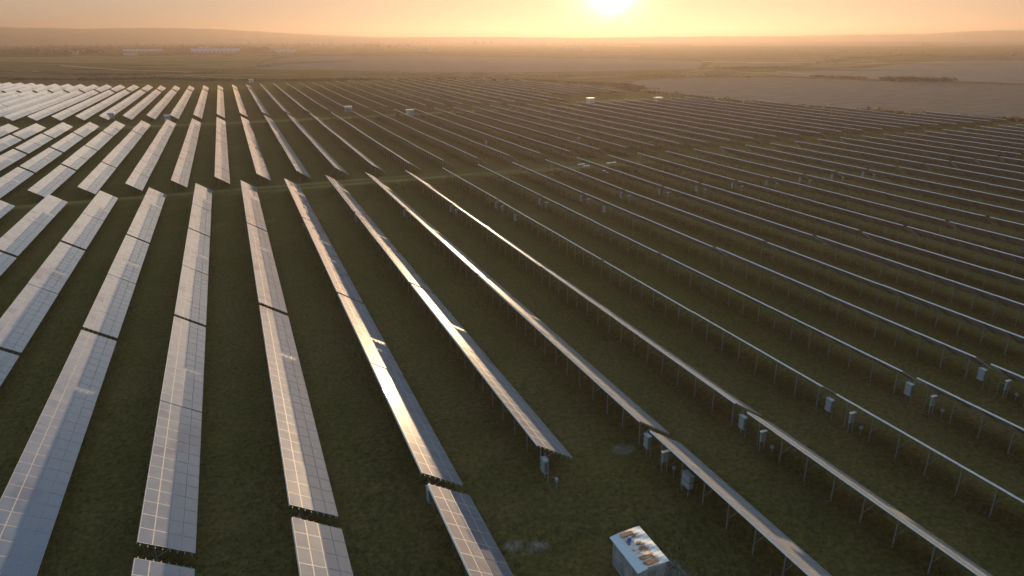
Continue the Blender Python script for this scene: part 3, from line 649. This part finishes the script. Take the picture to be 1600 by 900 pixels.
mr, t, b = mat('worn_roof_sheet', .55, .5)
n_ = t.nodes.new; l_ = t.links.new
tc_ = n_('ShaderNodeTexCoord'); mp = n_('ShaderNodeMapping'); mp.inputs['Scale'].default_value = (1.6, 3.6, 1); l_(tc_.outputs['Object'], mp.inputs[0]); ns = n_('ShaderNodeTexNoise'); l_(mp.outputs[0], ns.inputs[0]); ns.inputs['Scale'].default_value = 1.1; ns.inputs['Detail'].default_value = 5
r_ = n_('ShaderNodeValToRGB'); l_(ns.outputs[0], r_.inputs[0]); e = r_.color_ramp.elements; e[0].position = .43; e[0].color = (.15, .075, .035, 1); e[1].position = .56; e[1].color = (.42, .40, .37, 1); e2 = e.new(.5); e2.color = (.30, .24, .20, 1)
sp = n_('ShaderNodeSeparateXYZ'); l_(tc_.outputs['Object'], sp.inputs[0])
mr_ = n_('ShaderNodeMapRange'); l_(sp.outputs['X'], mr_.inputs[0]); mr_.inputs[1].default_value = .45; mr_.inputs[2].default_value = .6
m2 = n_('ShaderNodeMapRange'); l_(sp.outputs['X'], m2.inputs[0]); m2.inputs[1].default_value = 1.75; m2.inputs[2].default_value = 1.6
mm = n_('ShaderNodeMath'); mm.operation = 'MULTIPLY'; l_(mr_.outputs[0], mm.inputs[0]); l_(m2.outputs[0], mm.inputs[1])
xx = n_('ShaderNodeMix'); xx.data_type = 'RGBA'; l_(mm.outputs[0], xx.inputs[0]); xx.inputs[6].default_value = (.33, .38, .41, 1); l_(r_.outputs[0], xx.inputs[7]); l_(xx.outputs[2], b.inputs['Base Color'])
mb = MB(); n = 10; x0, x1 = -.22, SX+.16
def rz(x, y): return SH+.02+.22*math.sin(math.pi*min(1, max(0, (x-x0)/(x1-x0)))*.62)+.012*math.sin(y*5+x*3)
ysr = [-.18+i*(SY+.38)/14 for i in range(15)]; xr = [x0+i*(x1-x0)/n for i in range(n+1)]
for lay, dz in ((0, 0), (1, -.03)):
    for j in range(14):
        for i in range(n):
            q = [(xr[i], ysr[j], rz(xr[i], ysr[j])+dz), (xr[i+1], ysr[j], rz(xr[i+1], ysr[j])+dz), (xr[i+1], ysr[j+1], rz(xr[i+1], ysr[j+1])+dz), (xr[i], ysr[j+1], rz(xr[i], ysr[j+1])+dz)]
            mb.quad(*(q if lay == 0 else q[::-1]))
for j in range(14):
    for x in (x0, x1): mb.quad((x, ysr[j], rz(x, ysr[j])-.03), (x, ysr[j+1], rz(x, ysr[j+1])-.03), (x, ysr[j+1], rz(x, ysr[j+1])), (x, ysr[j], rz(x, ysr[j])))
for i in range(n):
    for y in (ysr[0], ysr[-1]): mb.quad((xr[i], y, rz(xr[i], y)-.03), (xr[i+1], y, rz(xr[i+1], y)-.03), (xr[i+1], y, rz(xr[i+1], y)), (xr[i], y, rz(xr[i], y)))
ro = mb.build('roof', mr, root)
g = MB()
for (a, y0, y1) in ((.55, 3.15, 3.45), (.62, .12, .42), (.7, .62, .74)): g.box(a, a+.95, y0, y1, SH+.20, SH+.245)
for i, (a, y0, y1) in enumerate(((.50, 3.05, 3.42), (.66, .05, .42), (.62, .62, .78))):
    g = MB(); g.box(a, a+.95, y0, y1, SH+.19, SH+.262); g.build('roof_patch', rust, root)
blue = noisy('blue_plastic', (.01, .06, .28), (.02, .10, .40), 3, rough=.4, spec=.5)
mb = MB(); mb.cyl((0, 0), .15, 0, .34, 14, r2=.13)
can = empty('plastic_canister', (21.55+.78, 30.25+2.55, z0+SH+.235)); tag(can, 'blue plastic canister standing on the shed roof', 'canister'); mb.build('body', blue, can)
mb = MB(); mb.cyl((.05, 0), .045, .342, .39, 10); mb.build('cap', white, can)
mb = MB(); mb.bar((-.08, 0, .36), (.0, 0, .42), .02, .03, up=Vector((0, 1, 0))); mb.bar((.0, 0, .42), (.08, 0, .40), .02, .03, up=Vector((0, 1, 0))); mb.build('handle', blue, can)
mb = MB(); mb.box(-.17, .17, -.05, .05, 0, .09, M=Matrix.Rotation(.2, 4, 'Z')); o = mb.build('wood_block', dark); o.location = (21.55+1.25, 30.25+2.05, z0+SH+.25); tag(o, 'dark block lying on the shed roof beside the canister', 'block')

# ------------------------------------------------------------------ transformer cabins
wl_c = noisy('cabin_wall', (.28, .28, .27), (.38, .37, .35), 1, rough=.7)
roofw = noisy('white_roof', (.42, .41, .39), (.52, .51, .48), 1, rough=.7)
def cabin(px_, py_, label, dx=0, dy=0, w_=3.6, d_=2.6, h_=2.7):
    p = ground_pt(px_, py_); x, y = p.x+dx, p.y+dy
    r = empty('transformer_cabin', (x, y, height(x, y))); tag(r, label, 'transformer cabin')
    m_ = MB(); m_.box(-w_/2, w_/2, 0, d_, -.3, h_); m_.build('wall', wl_c, r)
    m_ = MB(); m_.box(-w_/2-.25, w_/2+.25, -.25, d_+.25, h_+.003, h_+.22); m_.build('roof', roofw, r)
    for a in (-.9, .35):
        m_ = MB(); m_.box(a, a+1.0, -.04, -.003, .1, 2.15); dd = m_.build('door', cabm, r); m_ = MB(); m_.box(a+.15, a+.2, -.07, -.042, 1.0, 1.2); m_.build('handle', dark, dd)
    m_ = MB(); m_.box(-w_/2-.04, -w_/2-.003, .6, 1.6, 1.5, 2.2); m_.build('vent', dark, r)
cabin(172, 186, 'pale cabin with flat roof in front of a left hand row')
cabin(263, 190, 'small pale cabin beside a row end, left of the centre', w_=2.8)
cabin(545, 175, 'white cabin on the second track, left of the other white one')
cabin(642, 181, 'white cabin with lit side standing right on the second track')
cabin(924, 161, 'white roofed cabin below the sun', w_=4.2)
cabin(1030, 160, 'white roofed cabin nearest to the ploughed field', w_=4.2)
cabin(393, 129, 'tiny pale cabin at the far end of the rows', w_=4)

# ------------------------------------------------------------------ planks and litter by the track
plank = noisy('pale_board', (.55, .50, .44), (.70, .66, .60), 2, rough=.7)
for i, (x, y, l, rz_, lb) in enumerate(((956, 255.5, 3.6, .1, 'longest white board lying in the aisle'), (909, 258, 2.6, .2, 'board lying left of the longest white one'), (917, 260.5, 2.2, .05, 'short board just below its neighbour in the aisle'), (945, 268, 1.2, .5, 'small white scrap left of two others'), (951, 270.5, 1.0, 0, 'small bright scrap in the aisle'), (948, 214, 1.4, 0, 'white scrap between far rows, upper one'), (905, 217, 1.6, 0, 'white scrap between far rows, left one'), (945, 176, 1.5, 0, 'tiny white scrap beyond the second track'))):
    p = ground_pt(x, y); mb = MB(); mb.box(-l/2, l/2, -.2, .2, 0, .07); mb.box(-l/2, l/2, .24, .5, 0, .07); o = mb.build('board', plank); o.location = (p.x, p.y, height(p.x, p.y)+.15); o.rotation_euler = (.12, 0, rz_); tag(o, lb, 'board', 'boards and scraps on the ground')

# ------------------------------------------------------------------ buildings on the plain
wl = noisy('pale_wall', (.22, .22, .21), (.30, .29, .28), .2, rough=.6); rfp = noisy('pale_blue_roof', (.15, .17, .19), (.24, .26, .28), .1, rough=.6, spec=.3); rft = noisy('brown_roof', (.12, .08, .06), (.2, .13, .09), .2); gl = noisy('window_glass', (.05, .06, .07), (.08, .09, .1), 1, rough=.1, spec=.8)
def building(px_, py_, wpx, h_, depth, label, cat='building', rf=rfp, rz=None, nwin=6, pitch=.18, name='warehouse'):
    p = ground_pt(px_, py_); D = p.length; w_ = wpx*D/FPX
    ang = math.atan2(p.y, p.x)-math.pi/2 if rz is None else rz
    r = empty(name, (p.x, p.y, 0), ang); tag(r, label, cat)
    m_ = MB(); m_.box(-w_/2, w_/2, 0, depth, -.5, h_); m_.build('wall', wl, r)
    m_ = MB(); rh = depth/2*pitch*2
    a, b_, c, d = (-w_/2-.6, -.6, h_), (w_/2+.6, -.6, h_), (w_/2+.6, depth/2, h_+rh), (-w_/2-.6, depth/2, h_+rh); e_, f_ = (w_/2+.6, depth+.6, h_), (-w_/2-.6, depth+.6, h_)
    m_.quad(a, b_, c, d); m_.quad(d, c, e_, f_); m_.tri(a, d, f_); m_.tri(b_, e_, c); m_.quad(a, f_, e_, b_); m_.build('roof', rf, r)
    for i in range(nwin):
        m_ = MB(); x = -w_/2+w_*(i+.5)/nwin; m_.box(x-w_/nwin*.22, x+w_/nwin*.22, -.08, -.01, h_*.35, h_*.72); m_.build('window', gl, r)
    m_ = MB(); m_.box(-w_/2+w_*.02, -w_/2+w_*.02+min(4, w_*.2), -.1, -.01, 0, h_*.32); m_.build('door', dark, r)
building(338, 83, 62, 6, 34, 'longest pale blue roofed warehouse before the trees on the left', nwin=12)
building(322, 79.5, 16, 9, 22, 'short tall block right behind the longest warehouse', nwin=4)
building(224, 81.5, 46, 4.5, 24, 'long thin pale hall left of the longest warehouse', nwin=9)
building(205, 87.5, 16, 3.5, 14, 'small pale shed below the long thin hall', nwin=3)
building(131, 84.5, 11, 5, 14, 'pale house under the tree belt, right of its twin', 'house', nwin=3, name='house', pitch=.3)
building(117, 86, 9, 5, 12, 'pale house under the tree belt, left of its twin', 'house', nwin=3, name='house', pitch=.3)
building(88, 79, 6, 6, 12, 'white house half hidden in the left tree belt', 'house', nwin=2, name='house', pitch=.3)
building(52, 77.5, 6, 6, 12, 'leftmost house among the trees', 'house', nwin=2, name='house', pitch=.3)
building(425, 79.5, 24, 5, 24, 'pale hall with brown roof between trees, right of the warehouse', nwin=5, rf=rft)
building(447, 83, 28, 4.5, 20, 'low white hall in front of the brown roofed one', nwin=5)
building(642, 76.5, 12, 5, 14, 'white farmhouse left of the dark tree', 'house', nwin=3, name='house', pitch=.3)
building(660, 77.5, 15, 5, 16, 'wider white farmhouse right of the dark tree', 'house', nwin=4, name='house', pitch=.3)
building(900, 77, 18, 5, 26, 'bright roofed hall on the plain just below the sun', nwin=4)
building(884, 78, 12, 4, 20, 'smaller hall left of the bright roofed one below the sun', nwin=3)
building(1105, 64, 8, 8, 30, 'tiny white hall on the skyline right of the sun', nwin=2)
ms = noisy('mast_steel', (.25, .25, .25), (.35, .35, .35), 1)
for i, (x, lb) in enumerate(((1059, 'left one of two thin masts on the skyline right of the sun'), (1062.5, 'right one of two thin masts on the skyline right of the sun'))):
    p = ground_pt(x, 65); mb = MB(); mb.cyl((0, 0), 1.7, 0, 66-6*i, 8, r2=.8); r = empty('mast', (p.x, p.y, 0)); tag(r, lb, 'mast'); mb.build('shaft', ms, r); mb = MB(); mb.cyl((0, 0), 2.4, 0, 3, 8); mb.build('base', ms, r)
